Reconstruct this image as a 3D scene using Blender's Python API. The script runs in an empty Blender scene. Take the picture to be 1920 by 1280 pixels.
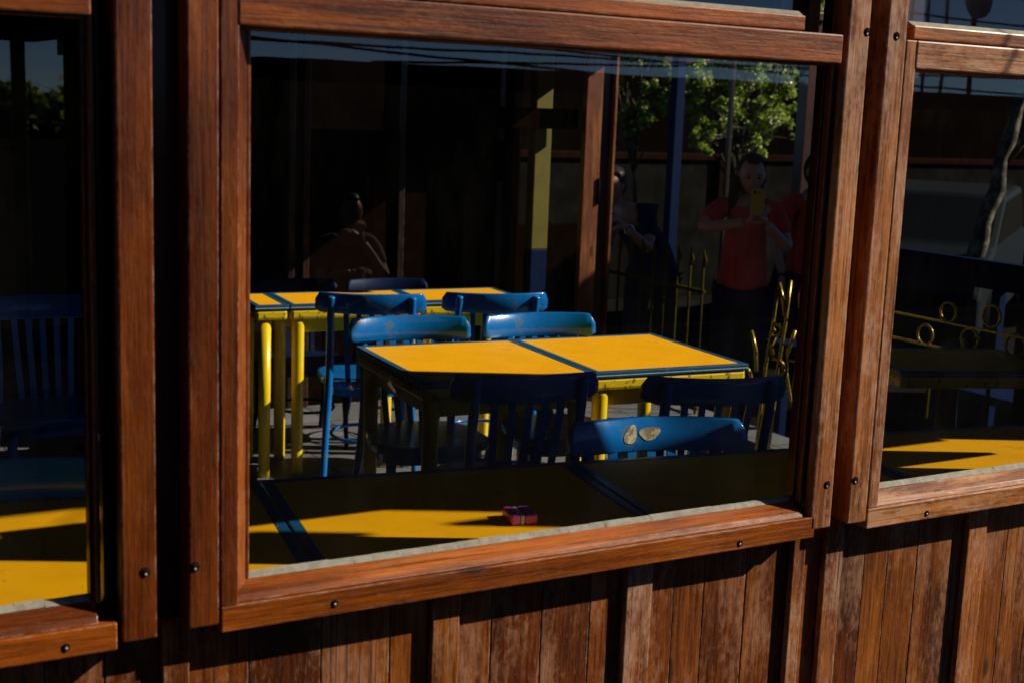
import bpy, bmesh, math, random
from mathutils import Vector, Matrix, Euler
random.seed(7)
sc = bpy.context.scene
COL = sc.collection
R = math.radians

# ------------------------------------------------------------ camera
yaw, pitch, roll = R(29.651), R(9.817), R(2.142)
F = Vector((math.sin(yaw)*math.cos(pitch), math.cos(yaw)*math.cos(pitch), -math.sin(pitch)))
R0 = Vector((math.cos(yaw), -math.sin(yaw), 0)); U0 = R0.cross(F)
RX = R0*math.cos(roll)+U0*math.sin(roll); UY = -R0*math.sin(roll)+U0*math.cos(roll)
EYE = Vector((0, 0, 1.60))
cd = bpy.data.cameras.new('camera'); cam = bpy.data.objects.new('camera', cd); COL.objects.link(cam)
m = Matrix.Identity(4)
for i, v in enumerate((RX, UY, -F)):
    for j in range(3): m[j][i] = v[j]
m.translation = EYE
cam.matrix_world = m
cd.sensor_width = 36; cd.lens = 36*2514.4/1920
cd.clip_start = .05; cd.clip_end = 2000
cd.dof.use_dof = True; cd.dof.focus_distance = 3.2; cd.dof.aperture_fstop = 6.3
sc.camera = cam

# ------------------------------------------------------------ light
SUN = Vector((2.1, -1.0, 1.42)).normalized()          # towards the sun
w = bpy.data.worlds.new('World'); sc.world = w; w.use_nodes = True
nt = w.node_tree; bg = nt.nodes['Background']
sky = nt.nodes.new('ShaderNodeTexSky'); sky.sky_type = 'NISHITA'; sky.sun_disc = False
sky.sun_elevation = math.asin(SUN.z); sky.sun_rotation = math.atan2(SUN.x, SUN.y)
sky.altitude = 1500; sky.air_density = .55; sky.dust_density = 0.0; sky.ozone_density = 5
nt.links.new(sky.outputs[0], bg.inputs[0]); bg.inputs[1].default_value = 0.05
sl = bpy.data.lights.new('sun', 'SUN'); sl.energy = 5.0; sl.angle = R(.5); sl.color = (1, .90, .74)
so = bpy.data.objects.new('sun', sl); COL.objects.link(so)
so.rotation_euler = (-SUN).to_track_quat('-Z', 'Y').to_euler(); so.location = (6, -3, 5)
vs = sc.view_settings; vs.view_transform = 'Standard'; vs.look = 'None'; vs.gamma = 1; vs.exposure = 0.38
sc.view_settings.use_curve_mapping = False
sc.cycles.max_bounces = 8; sc.cycles.transparent_max_bounces = 12
sc.cycles.sample_clamp_indirect = 4

# ------------------------------------------------------------ materials
def newmat(name):
    m = bpy.data.materials.new(name); m.use_nodes = True
    n = m.node_tree.nodes; l = m.node_tree.links
    return m, n, l, n['Principled BSDF']
def ramp(n, stops):
    r = n.new('ShaderNodeValToRGB'); e = r.color_ramp.elements
    while len(e) < len(stops): e.new(.5)
    for k, (p, c) in zip(e, stops):
        k.position = p; k.color = (*c, 1) if len(c) == 3 else c
    return r
def mix(n, l, fac, a, b, blend='MIX'):
    x = n.new('ShaderNodeMix'); x.data_type = 'RGBA'; x.blend_type = blend
    for s, v in ((x.inputs[0], fac), (x.inputs[6], a), (x.inputs[7], b)):
        if hasattr(v, 'links'): l.new(v, s)
        elif isinstance(v, (int, float)): s.default_value = v
        else: s.default_value = (*v, 1)
    return x.outputs[2]
def noise(n, l, vec, scale, detail=4, rough=.55, dist=0):
    t = n.new('ShaderNodeTexNoise'); t.inputs['Scale'].default_value = scale
    t.inputs['Detail'].default_value = detail; t.inputs['Roughness'].default_value = rough
    t.inputs['Distortion'].default_value = dist
    l.new(vec, t.inputs['Vector']); return t.outputs['Fac']
def wood(name, axis='z', base=(.165, .037, .002), alt=(.085, .014, .001), pale=(.26, .10, .030), weather=.5, rough=.34, dark=1.0):
    m, n, l, p = newmat(name)
    tc = n.new('ShaderNodeTexCoord'); at = n.new('ShaderNodeAttribute'); at.attribute_name = 'rnd'
    off = n.new('ShaderNodeVectorMath'); off.operation = 'MULTIPLY_ADD'
    l.new(at.outputs['Fac'], off.inputs[0]); off.inputs[1].default_value = (13, 17, 29)
    l.new(tc.outputs['Object'], off.inputs[2])
    def sc_(v):
        mp = n.new('ShaderNodeMapping'); mp.inputs['Scale'].default_value = v
        l.new(off.outputs[0], mp.inputs[0]); return mp.outputs[0]
    def ax(a, b): return {'z': (a, a, b), 'x': (b, a, a), 'y': (a, b, a)}[axis]
    fine = noise(n, l, sc_(ax(1, .045)), 190, 4, .6)
    band = noise(n, l, sc_(ax(1, .05)), 58, 5, .55, .4)
    patch = noise(n, l, sc_(ax(1, .3)), 11, 5, .62)
    scuff = noise(n, l, sc_(ax(1, .45)), 95, 6, .75)
    big = noise(n, l, sc_(ax(1, .35)), 5, 3, .5)
    c = mix(n, l, ramp(n, [(.40, (0, 0, 0)), (.72, (.85,)*3)]).outputs[0], base, alt)
    r1 = c.node.inputs[0].links[0].from_node; l.new(band, r1.inputs[0])
    blo = ramp(n, [(.36, (.50, .42, .42)), (.50, (.95, .95, .95)), (.64, (1.28, 1.30, 1.2))]); l.new(big, blo.inputs[0])
    c = mix(n, l, 1.0, c, blo.outputs[0], 'MULTIPLY')
    blp = ramp(n, [(.40, (.72, .66, .66)), (.60, (1.12, 1.14, 1.1))]); l.new(patch, blp.inputs[0])
    c = mix(n, l, .8, c, blp.outputs[0], 'MULTIPLY')
    # piece-to-piece tint
    hr = ramp(n, [(0, (.32, .22, .18)), (.2, (.80, .68, .60)), (.5, (1, 1, 1)), (.75, (1.2, 1.2, 1.1)), (1, (.68, .56, .55))])
    l.new(at.outputs['Fac'], hr.inputs[0])
    c = mix(n, l, 1.0, c, hr.outputs[0], 'MULTIPLY')
    # fine pores
    rf = ramp(n, [(.36, (.30, .24, .22)), (.54, (1.12, 1.1, 1.08))]); l.new(fine, rf.inputs[0])
    c = mix(n, l, .35+.55*weather, c, rf.outputs[0], 'MULTIPLY')
    # worn varnish: pale purplish patches with broken edges
    mu = n.new('ShaderNodeMath'); mu.operation = 'MULTIPLY_ADD'; l.new(scuff, mu.inputs[0]); mu.inputs[1].default_value = .55
    l.new(patch, mu.inputs[2])
    lo = .97-.20*weather
    rw = ramp(n, [(lo-.06, (0, 0, 0)), (lo+.13, (weather*.9,)*3)]); l.new(mu.outputs[0], rw.inputs[0])
    c = mix(n, l, rw.outputs[0], c, pale)
    bv = n.new('ShaderNodeBevel'); bv.samples = 4; bv.inputs[0].default_value = .0028
    ge = n.new('ShaderNodeNewGeometry'); dt = n.new('ShaderNodeVectorMath'); dt.operation = 'DOT_PRODUCT'
    l.new(bv.outputs[0], dt.inputs[0]); l.new(ge.outputs['Normal'], dt.inputs[1])
    em = ramp(n, [(.90, (1, 1, 1)), (.985, (0, 0, 0))]); l.new(dt.outputs['Value'], em.inputs[0])
    er = ramp(n, [(.46, (0, 0, 0)), (.60, (1, 1, 1))]); l.new(scuff, er.inputs[0])
    e2 = n.new('ShaderNodeMath'); e2.operation = 'MULTIPLY'; l.new(em.outputs[0], e2.inputs[0]); l.new(er.outputs[0], e2.inputs[1])
    e3 = n.new('ShaderNodeMath'); e3.operation = 'MULTIPLY'; l.new(e2.outputs[0], e3.inputs[0]); e3.inputs[1].default_value = .35+.6*weather
    c = mix(n, l, e3.outputs[0], c, (.62, .50, .38))
    # short pale scratches and fibres
    fb = noise(n, l, sc_(ax(1, .10)), 420, 3, .7)
    rfb = ramp(n, [(.60, (0, 0, 0)), (.70, (.75*weather,)*3)]); l.new(fb, rfb.inputs[0])
    c = mix(n, l, rfb.outputs[0], c, pale)
    vo = n.new('ShaderNodeTexVoronoi'); vo.inputs['Scale'].default_value = 9
    l.new(sc_(ax(1, .38)), vo.inputs['Vector'])
    wob = n.new('ShaderNodeMath'); wob.operation = 'MULTIPLY_ADD'; l.new(scuff, wob.inputs[0]); wob.inputs[1].default_value = -.10; l.new(vo.outputs['Distance'], wob.inputs[2])
    kr = ramp(n, [(.0, (1, 1, 1)), (.035, (1, 1, 1)), (.075, (0, 0, 0))]); l.new(wob.outputs[0], kr.inputs[0])
    sx = n.new('ShaderNodeSeparateColor'); l.new(vo.outputs['Color'], sx.inputs[0])
    gt = n.new('ShaderNodeMath'); gt.operation = 'GREATER_THAN'; l.new(sx.outputs[0], gt.inputs[0]); gt.inputs[1].default_value = .72
    kk = n.new('ShaderNodeMath'); kk.operation = 'MULTIPLY'; l.new(kr.outputs[0], kk.inputs[0]); l.new(gt.outputs[0], kk.inputs[1])
    k2 = n.new('ShaderNodeMath'); k2.operation = 'MULTIPLY'; l.new(kk.outputs[0], k2.inputs[0]); k2.inputs[1].default_value = .85
    c = mix(n, l, k2.outputs[0], c, (.035, .016, .010))
    ck = noise(n, l, sc_(ax(1, .012)), 40, 2, .5, .3)
    cr_ = ramp(n, [(.485, (0, 0, 0)), (.497, (1, 1, 1)), (.503, (1, 1, 1)), (.515, (0, 0, 0))]); l.new(ck, cr_.inputs[0])
    cg = ramp(n, [(.50, (0, 0, 0)), (.60, (.8,)*3)]); l.new(patch, cg.inputs[0])
    c2 = n.new('ShaderNodeMath'); c2.operation = 'MULTIPLY'; l.new(cr_.outputs[0], c2.inputs[0]); l.new(cg.outputs[0], c2.inputs[1])
    c = mix(n, l, c2.outputs[0], c, (.02, .010, .007))
    # dark stains
    ms = n.new('ShaderNodeMath'); ms.operation = 'MULTIPLY_ADD'; l.new(scuff, ms.inputs[0]); ms.inputs[1].default_value = .25
    l.new(big, ms.inputs[2])
    rd = ramp(n, [(.34, (1, 1, 1)), (.47, (0, 0, 0))]); l.new(ms.outputs[0], rd.inputs[0])
    md = n.new('ShaderNodeMath'); md.operation = 'MULTIPLY'; l.new(rd.outputs[0], md.inputs[0]); md.inputs[1].default_value = .85*dark
    c = mix(n, l, md.outputs[0], c, (.028, .016, .016))
    l.new(c, p.inputs['Base Color'])
    rr = n.new('ShaderNodeMapRange'); l.new(scuff, rr.inputs[0]); rr.inputs[1].default_value = .3; rr.inputs[2].default_value = .7
    rr.inputs[3].default_value = rough-.06; rr.inputs[4].default_value = rough+.3
    l.new(rr.outputs[0], p.inputs['Roughness']); p.inputs['Specular IOR Level'].default_value = .22
    p.inputs['Coat Weight'].default_value = .45*(1-weather); p.inputs['Coat Roughness'].default_value = .16
    b = n.new('ShaderNodeBump'); b.inputs['Strength'].default_value = .55; b.inputs['Distance'].default_value = .002
    ad = n.new('ShaderNodeMath'); ad.operation = 'ADD'; l.new(fine, ad.inputs[0]); l.new(scuff, ad.inputs[1])
    l.new(ad.outputs[0], b.inputs['Height']); l.new(b.outputs[0], p.inputs['Normal'])
    return m
def paint(name, col, rough=.3, var=.12, wear=None, wcol=(.2, .12, .06), scale=14, coat=0, bump=.1, wpos=.66, spec=None):
    m, n, l, p = newmat(name)
    tc = n.new('ShaderNodeTexCoord')
    a = noise(n, l, tc.outputs['Object'], scale, 5, .6)
    r_ = ramp(n, [(.3, tuple(max(0, c*(1-var)) for c in col)), (.7, tuple(c*(1+var*.5) for c in col))]); l.new(a, r_.inputs[0])
    c = r_.outputs[0]
    f = noise(n, l, tc.outputs['Object'], 60, 6, .7)
    if wear:
        rw = ramp(n, [(wpos-.015, (0, 0, 0)), (wpos+.02, (wear,)*3)])
        mm = n.new('ShaderNodeMath'); mm.operation = 'MULTIPLY_ADD'; l.new(f, mm.inputs[0]); mm.inputs[1].default_value = .5
        hf = n.new('ShaderNodeMath'); hf.operation = 'MULTIPLY'; l.new(a, hf.inputs[0]); hf.inputs[1].default_value = .6
        l.new(hf.outputs[0], mm.inputs[2]); l.new(mm.outputs[0], rw.inputs[0])
        c = mix(n, l, rw.outputs[0], c, wcol)
    l.new(c, p.inputs['Base Color'])
    rr = n.new('ShaderNodeMapRange'); l.new(f, rr.inputs[0]); rr.inputs[3].default_value = max(.03, rough-.12); rr.inputs[4].default_value = rough+.12
    l.new(rr.outputs[0], p.inputs['Roughness'])
    p.inputs['Coat Weight'].default_value = coat; p.inputs['Coat Roughness'].default_value = .08
    b = n.new('ShaderNodeBump'); b.inputs['Strength'].default_value = bump; b.inputs['Distance'].default_value = .001
    l.new(f, b.inputs['Height']); l.new(b.outputs[0], p.inputs['Normal'])
    p.inputs['Specular IOR Level'].default_value = spec if spec is not None else (0 if max(col) < .019 else .08 if max(col) < .049 else .4)
    return m
def glassmat():
    m, n, l, p = newmat('pane_glass'); n.remove(p)
    out = n['Material Output']
    lw = n.new('ShaderNodeLayerWeight'); lw.inputs[0].default_value = .5
    pw5 = n.new('ShaderNodeMath'); pw5.operation = 'POWER'; pw5.inputs[1].default_value = 5; l.new(lw.outputs['Facing'], pw5.inputs[0])
    fr = n.new('ShaderNodeMath'); fr.operation = 'MULTIPLY_ADD'; fr.inputs[1].default_value = .957; fr.inputs[2].default_value = .043
    l.new(pw5.outputs[0], fr.inputs[0])
    mu = n.new('ShaderNodeMath'); mu.operation = 'MULTIPLY'; mu.inputs[1].default_value = 1.9; mu.use_clamp = True
    geo = n.new('ShaderNodeNewGeometry')
    tc = n.new('ShaderNodeTexCoord')
    l.new(fr.outputs[0], mu.inputs[0])
    tr = n.new('ShaderNodeBsdfTransparent'); tr.inputs[0].default_value = (.93, .95, .94, 1)
    gl = n.new('ShaderNodeBsdfGlossy'); gl.inputs['Roughness'].default_value = .0
    gl.inputs['Color'].default_value = (.95, .98, 1, 1)
    b = n.new('ShaderNodeBump'); b.inputs['Strength'].default_value = .03; b.inputs['Distance'].default_value = .01
    nf = noise(n, l, tc.outputs['Object'], 3, 2, .4); l.new(nf, b.inputs['Height']); l.new(b.outputs[0], gl.inputs['Normal'])
    mx = n.new('ShaderNodeMixShader'); l.new(mu.outputs[0], mx.inputs[0]); l.new(tr.outputs[0], mx.inputs[1]); l.new(gl.outputs[0], mx.inputs[2])
    # a thin film of dust, thicker in streaks
    df = n.new('ShaderNodeBsdfDiffuse'); df.inputs[0].default_value = (.5, .5, .48, 1)
    mp = n.new('ShaderNodeMapping'); mp.inputs['Scale'].default_value = (1, 1, .35); l.new(tc.outputs['Object'], mp.inputs[0])
    d = noise(n, l, mp.outputs[0], 9, 7, .7)
    rd = ramp(n, [(.46, (.0006,)*3), (.78, (.008,)*3)]); l.new(d, rd.inputs[0])
    m2 = n.new('ShaderNodeMixShader'); l.new(rd.outputs[0], m2.inputs[0]); l.new(mx.outputs[0], m2.inputs[1]); l.new(df.outputs[0], m2.inputs[2])
    l.new(m2.outputs[0], out.inputs[0])
    return m
M = {}
M['wood_v'] = wood('wood_vertical_grain', 'z', weather=.35)
M['wood_h'] = wood('wood_horizontal_grain', 'x', base=(.26, .062, .002), alt=(.12, .025, .001), pale=(.34, .13, .045), weather=.42)
M['wood_v_worn'] = wood('worn_wood_vertical_grain', 'z', base=(.36, .130, .034), alt=(.21, .064, .016), pale=(.44, .26, .17), weather=.85, rough=.45, dark=.7)
M['wood_h_worn'] = wood('worn_wood_horizontal_grain', 'x', base=(.36, .12, .016), alt=(.21, .058, .010), pale=(.50, .28, .17), weather=.75, rough=.42, dark=.7)
M['plank'] = wood('plank_wood', 'z', base=(.24, .070, .006), alt=(.11, .024, .003), pale=(.34, .17, .095), weather=.75, rough=.42)
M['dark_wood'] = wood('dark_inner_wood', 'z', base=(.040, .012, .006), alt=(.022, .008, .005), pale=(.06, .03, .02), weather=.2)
M['inner_wood'] = wood('inner_door_wood', 'z', base=(.20, .07, .025), alt=(.12, .035, .015), weather=.4)
M['putty'] = paint('grey_putty', (.25, .235, .19), .75, .4, .55, (.15, .12, .08), 45, bump=.6, wpos=.60)
M['glass'] = glassmat()
M['yellow_top'] = paint('yellow_laminate', (.90, .42, .002), .6, .10, .45, (.50, .22, .01), 9, bump=.06, wpos=.66, spec=.12)
M['yellow_leg'] = paint('yellow_leg_paint', (.80, .56, .004), .3, .1, .5, (.35, .2, .02), 12, bump=.1, wpos=.70)
M['yellow_paint'] = paint('yellow_paint', (.72, .50, .004), .35, .15, .9, (.10, .05, .015), 22, bump=.25, wpos=.615)
M['blue_edge'] = paint('blue_edge_paint', (.008, .085, .19), .35, .2, .5, (.25, .3, .33), 20)
M['white_line'] = paint('pale_line_paint', (.45, .55, .6), .4, .2)
M['blue'] = paint('blue_gloss_paint', (.002, .14, .46), .26, .22, .75, (.10, .13, .13), 9, coat=.4, bump=.25, wpos=.645, spec=.25)
M['bare'] = paint('bare_wood_patch', (.60, .52, .30), .55, .45, .8, (.14, .10, .05), 40, bump=.4, wpos=.56)
M['screw'] = paint('steel_screw', (.16, .14, .12), .45, .2); 
M['screw'].node_tree.nodes['Principled BSDF'].inputs['Metallic'].default_value = .8
M['hole'] = paint('dark_screw_recess', (.012, .008, .006), .8, .2)
M['olive'] = paint('olive_painted_iron', (.045, .038, .005), .6, .3, spec=0)
M['gold'] = paint('gold_painted_iron', (.42, .30, .03), .28, .25, .7, (.06, .045, .01), 30, bump=.3, wpos=.62)
M['gold'].node_tree.nodes['Principled BSDF'].inputs['Metallic'].default_value = .55
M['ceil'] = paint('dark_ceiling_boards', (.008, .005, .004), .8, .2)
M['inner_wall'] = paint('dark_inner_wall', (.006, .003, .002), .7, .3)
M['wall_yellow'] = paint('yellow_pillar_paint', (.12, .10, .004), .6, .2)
M['blue_dark'] = paint('blue_pillar_paint_chair_shade', (.002, .010, .046), .5, .2)
M['red'] = paint('red_shirt_cloth', (.46, .035, .022), .85, .2, scale=5, bump=.3)
M['skin'] = paint('skin', (.36, .18, .12), .5, .1)
M['hair'] = paint('dark_hair', (.02, .012, .008), .45, .4, scale=60)
M['denim'] = paint('dark_trousers', (.012, .016, .035), .85, .2)
M['navy'] = paint('navy_shirt_cloth', (.012, .02, .045), .85, .2)
M['grey_cloth'] = paint('dark_grey_shirt_cloth', (.05, .05, .055), .85, .2)
M['phone'] = paint('yellow_phone_case', (.32, .25, .03), .3, .05)
M['black'] = paint('black_plastic', (.01, .01, .01), .3, .1)
M['chrome'] = paint('watch_steel', (.7, .7, .7), .2, .05); M['chrome'].node_tree.nodes['Principled BSDF'].inputs['Metallic'].default_value = 1
M['purple'] = paint('purple_film', (.60, .10, .42), .3, .2)
M['white'] = paint('white_paper', (.6, .62, .62), .6, .08)
M['bark'] = paint('bark', (.05, .045, .03), .9, .5, .9, (.20, .18, .13), 12, bump=.9, wpos=.58)
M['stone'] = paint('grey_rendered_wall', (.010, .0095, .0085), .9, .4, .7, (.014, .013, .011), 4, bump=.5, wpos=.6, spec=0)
M['brick'] = paint('red_brick', (.016, .007, .005), .9, .3, spec=0)
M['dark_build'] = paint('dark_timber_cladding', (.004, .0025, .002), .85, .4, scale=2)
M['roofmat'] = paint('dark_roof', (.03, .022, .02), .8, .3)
M['cable'] = paint('black_cable', (.01, .01, .01), .7, .1)
M['car'] = paint('grey_car_paint', (.010, .012, .015), .5, .05, spec=.03)
M['tyre'] = paint('tyre_rubber', (.012, .012, .012), .8, .1)
def leafmat():
    m, n, l, p = newmat('leaf_green')
    at = n.new('ShaderNodeAttribute'); at.attribute_name = 'rnd'
    r_ = ramp(n, [(0, (.06, .12, .006)), (.4, (.22, .34, .02)), (.75, (.42, .52, .06)), (1, (.75, .75, .35))]); l.new(at.outputs['Fac'], r_.inputs[0])
    l.new(r_.outputs[0], p.inputs['Base Color']); p.inputs['Roughness'].default_value = .32
    p.inputs['Subsurface Weight'].default_value = 0
    tb = n.new('ShaderNodeBsdfTranslucent'); l.new(r_.outputs[0], tb.inputs[0])
    mx = n.new('ShaderNodeMixShader'); mx.inputs[0].default_value = .3
    l.new(p.outputs[0], mx.inputs[1]); l.new(tb.outputs[0], mx.inputs[2]); l.new(mx.outputs[0], n['Material Output'].inputs[0])
    return m
M['leaf'] = leafmat()
def tilemat(name, col, s=3.2, joint=(.02, .02, .02), rough=.5, spec=.3):
    m, n, l, p = newmat(name)
    tc = n.new('ShaderNodeTexCoord'); br = n.new('ShaderNodeTexBrick')
    br.offset = 0; br.inputs['Scale'].default_value = s; br.inputs['Mortar Size'].default_value = .012
    br.inputs['Brick Width'].default_value = 1; br.inputs['Row Height'].default_value = 1
    br.inputs['Color1'].default_value = (*col, 1); br.inputs['Color2'].default_value = (*[c*.75 for c in col], 1); br.inputs['Mortar'].default_value = (*joint, 1)
    l.new(tc.outputs['Object'], br.inputs['Vector'])
    a = noise(n, l, tc.outputs['Object'], 8, 6, .65)
    r_ = ramp(n, [(.3, (.7,)*3), (.7, (1.1,)*3)]); l.new(a, r_.inputs[0])
    c = mix(n, l, 1.0, br.outputs[0], r_.outputs[0], 'MULTIPLY'); l.new(c, p.inputs['Base Color'])
    p.inputs['Roughness'].default_value = rough; p.inputs['Specular IOR Level'].default_value = spec
    return m
M['floor'] = tilemat('grey_floor_tiles', (.19, .19, .20))
M['paving'] = tilemat('street_paving', (.014, .013, .012), 2.2, joint=(.008, .008, .008), rough=1, spec=0)

# ------------------------------------------------------------ mesh helpers
class MB:
    def __init__(s): s.bm = bmesh.new(); s.l = s.bm.faces.layers.float.new('rnd')
    def _tag(s, faces, r):
        r = random.random() if r is None else r
        for f in faces: f[s.l] = r
    def box(s, x0, x1, y0, y1, z0, z1, bev=.0015, r=None, rot=None, piv=None):
        bm = s.bm
        vs_ = [bm.verts.new((x, y, z)) for x in (x0, x1) for y in (y0, y1) for z in (z0, z1)]
        q = [(0, 1, 3, 2), (4, 6, 7, 5), (0, 4, 5, 1), (2, 3, 7, 6), (0, 2, 6, 4), (1, 5, 7, 3)]
        fs = [bm.faces.new([vs_[i] for i in k]) for k in q]
        s._tag(fs, r); 
        if rot is not None:
            bmesh.ops.rotate(bm, cent=piv or Vector(((x0+x1)/2, (y0+y1)/2, (z0+z1)/2)), matrix=rot, verts=vs_)
        if bev:
            es = {e for f in fs for e in f.edges}
            bmesh.ops.bevel(bm, geom=list(es), offset=bev, segments=2, affect='EDGES', profile=.5)
        return s
    def prism(s, poly, axis, a0, a1, r=None, bev=0):
        """poly: 2-D outline; extruded along axis from a0 to a1."""
        bm = s.bm
        def P(u, v, a): return {'x': (a, u, v), 'y': (u, a, v), 'z': (u, v, a)}[axis]
        A = [bm.verts.new(P(u, v, a0)) for u, v in poly]; B = [bm.verts.new(P(u, v, a1)) for u, v in poly]
        n = len(poly); fs = [bm.faces.new(A), bm.faces.new(B[::-1])]
        for i in range(n): fs.append(bm.faces.new([A[i], B[i], B[(i+1) % n], A[(i+1) % n]]))
        bmesh.ops.recalc_face_normals(bm, faces=fs)
        s._tag(fs, r)
        if bev: bmesh.ops.bevel(bm, geom=list({e for f in fs for e in f.edges}), offset=bev, segments=2, affect='EDGES', profile=.5)
        return s
    def tube(s, pts, rad, seg=10, r=None, cap=True):
        bm = s.bm; pts = [Vector(p) for p in pts]
        rads = rad if isinstance(rad, (list, tuple)) else [rad]*len(pts)
        rings = []; up = None
        for i, p in enumerate(pts):
            d = (pts[min(i+1, len(pts)-1)]-pts[max(i-1, 0)]).normalized()
            if up is None: up = Vector((0, 0, 1)) if abs(d.z) < .9 else Vector((1, 0, 0))
            a = d.cross(up)
            if a.length < 1e-4: a = d.cross(Vector((0, 1, 0)))
            a.normalize(); b = d.cross(a).normalized(); up = b.cross(d) if False else up
            rings.append([bm.verts.new(p+(a*math.cos(t)+b*math.sin(t))*rads[i]) for t in [2*math.pi*k/seg for k in range(seg)]])
        fs = []
        for A, B in zip(rings, rings[1:]):
            for k in range(seg): fs.append(bm.faces.new([A[k], A[(k+1) % seg], B[(k+1) % seg], B[k]]))
        if cap: fs.append(bm.faces.new(rings[0][::-1])); fs.append(bm.faces.new(rings[-1]))
        s._tag(fs, r)
        for f in fs: f.smooth = True
        return s
    def build(s, name, mat, parent=None, smooth=None):
        bmesh.ops.recalc_face_normals(s.bm, faces=s.bm.faces[:])
        me = bpy.data.meshes.new(name); s.bm.to_mesh(me); s.bm.free()
        me.materials.append(mat)
        if smooth: 
            for p in me.polygons: p.use_smooth = True
        o = bpy.data.objects.new(name, me); COL.objects.link(o)
        if parent: o.parent = parent
        return o
def tag(o, label, cat, group=None):
    o['label'] = label; o['category'] = cat
    if group: o['group'] = group
    return o
def struct(o): o['kind'] = 'structure'; return o
def thing(name, label, cat, loc=(0, 0, 0), rz=0, group=None):
    o = bpy.data.objects.new(name, None); COL.objects.link(o); o.location = loc; o.rotation_euler = (0, 0, rz)
    o.empty_display_size = .1
    return tag(o, label, cat, group)
def dup(root, loc, rz, label, group=None, scale=None):
    r = root.copy(); COL.objects.link(r); r.location = loc; r.rotation_euler = (0, 0, rz); r['label'] = label
    if group: r['group'] = group
    if scale: r.scale = scale
    for ch in list(root.children):
        c = ch.copy(); COL.objects.link(c); c.parent = r
        for g in ch.children:
            d = g.copy(); COL.objects.link(d); d.parent = c
    return r

# ------------------------------------------------------------ ground, terrace floor
o = MB().box(-60, 60, -60, 60, -.55, -.32, 0).build('ground', M['paving']); struct(o)
o = MB().box(-4, 4.55, 1.75, 6.9, -.316, -.001, 0).build('terrace_floor', M['floor']); struct(o)

# ------------------------------------------------------------ facade
YF = 1.85       # front faces
YG = 1.90       # glass
ZB, ZT = .883, 1.698
PER = 1.2905
# planked dado with battens
pw = thing('plank_wall', 'brown vertical plank wall with battens below the three windows', 'wall', (0, 0, 0))
mb = MB(); x = -1.6; k = 0
rr = random.Random(3)
while x < 4.2:
    wd = rr.choice([.07, .085, .10, .12, .065])
    if x < 2.6:
        mb.box(x+.0008, x+wd-.0008, 1.905+rr.uniform(0, .0015), 1.93, -.3, .83, .0018, r=rr.random())
    else:
        mb.box(x, x+.25-.001, 1.905, 1.93, -.3, .83, .0015, r=rr.random()); wd = .25
    x += wd
mb.build('planks', M['plank'], pw)
for xb, wb in [(-1.20, .05), (-.75, .05), (-.32, .05), (.06, .05), (.497, .04), (.945, .05), (1.333, .056), (1.722, .03), (1.805, .045), (2.205, .055), (2.62, .05), (3.05, .05)]:
    MB().box(xb, xb+wb, 1.890, 1.9045, -.3, .829, .002, r=random.uniform(.3, .8)).build('batten', M['wood_v_worn'] if xb > 1.2 else M['plank'], pw)
MB().box(-1.6, 4.24, 1.935, 1.99, -.3, .83, 0, r=.5).build('backing_boards', M['dark_wood'], pw)

# posts (in pairs with a dark slot between)
def post(x0, x1, zb, label, worn, hol):
    t = thing('wooden_post', label, 'post', (x0, YF, zb), 0, 'upright posts between the windows')
    W = x1-x0
    MB().box(0, W, 0, .047, 0, 3.2-zb, .003, r=random.uniform(.42, .62)).build('post_board', M['wood_v_worn'] if worn else M['wood_v'], t)
    for hx, hz in hol:
        h = MB().tube([(hx-x0, -.0006, hz-zb), (hx-x0, .004, hz-zb)], .0078, 16).build('screw_recess', M['hole'], t)
        MB().tube([(hx-x0+.0008, -.0012, hz-zb-.0042), (hx-x0, .002, hz-zb-.0042)], .0030, 12).build('screw', M['screw'], h)
    return t
post(.429, .479, .825, 'left post of the left pair, reddish, screw hole near its foot', False, [(.462, .927)])
post(.526, .571, .830, 'right post of the left pair, butting the large central window', False, [(.534, .925)])
post(1.722, 1.772, .832, 'left post of the right pair, weathered, between central window and dark slot', True, [(1.755, .918), (1.765, 1.760)])
post(1.816, 1.864, .832, 'right post of the right pair, weathered, beside the right window', True, [(1.827, .919), (1.838, 1.757)])
# backing of the slots
for a, b, lab in [(.416, .570, 'dark recessed board in the slot between the left pair of posts'), (1.724, 1.862, 'dark recessed board in the slot between the right pair of posts')]:
    o = MB().box(a, b, 1.906, 1.922, .80, 3.2, 0, r=.2).build('recess_board', M['dark_wood']); tag(o, lab, 'board')

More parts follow.
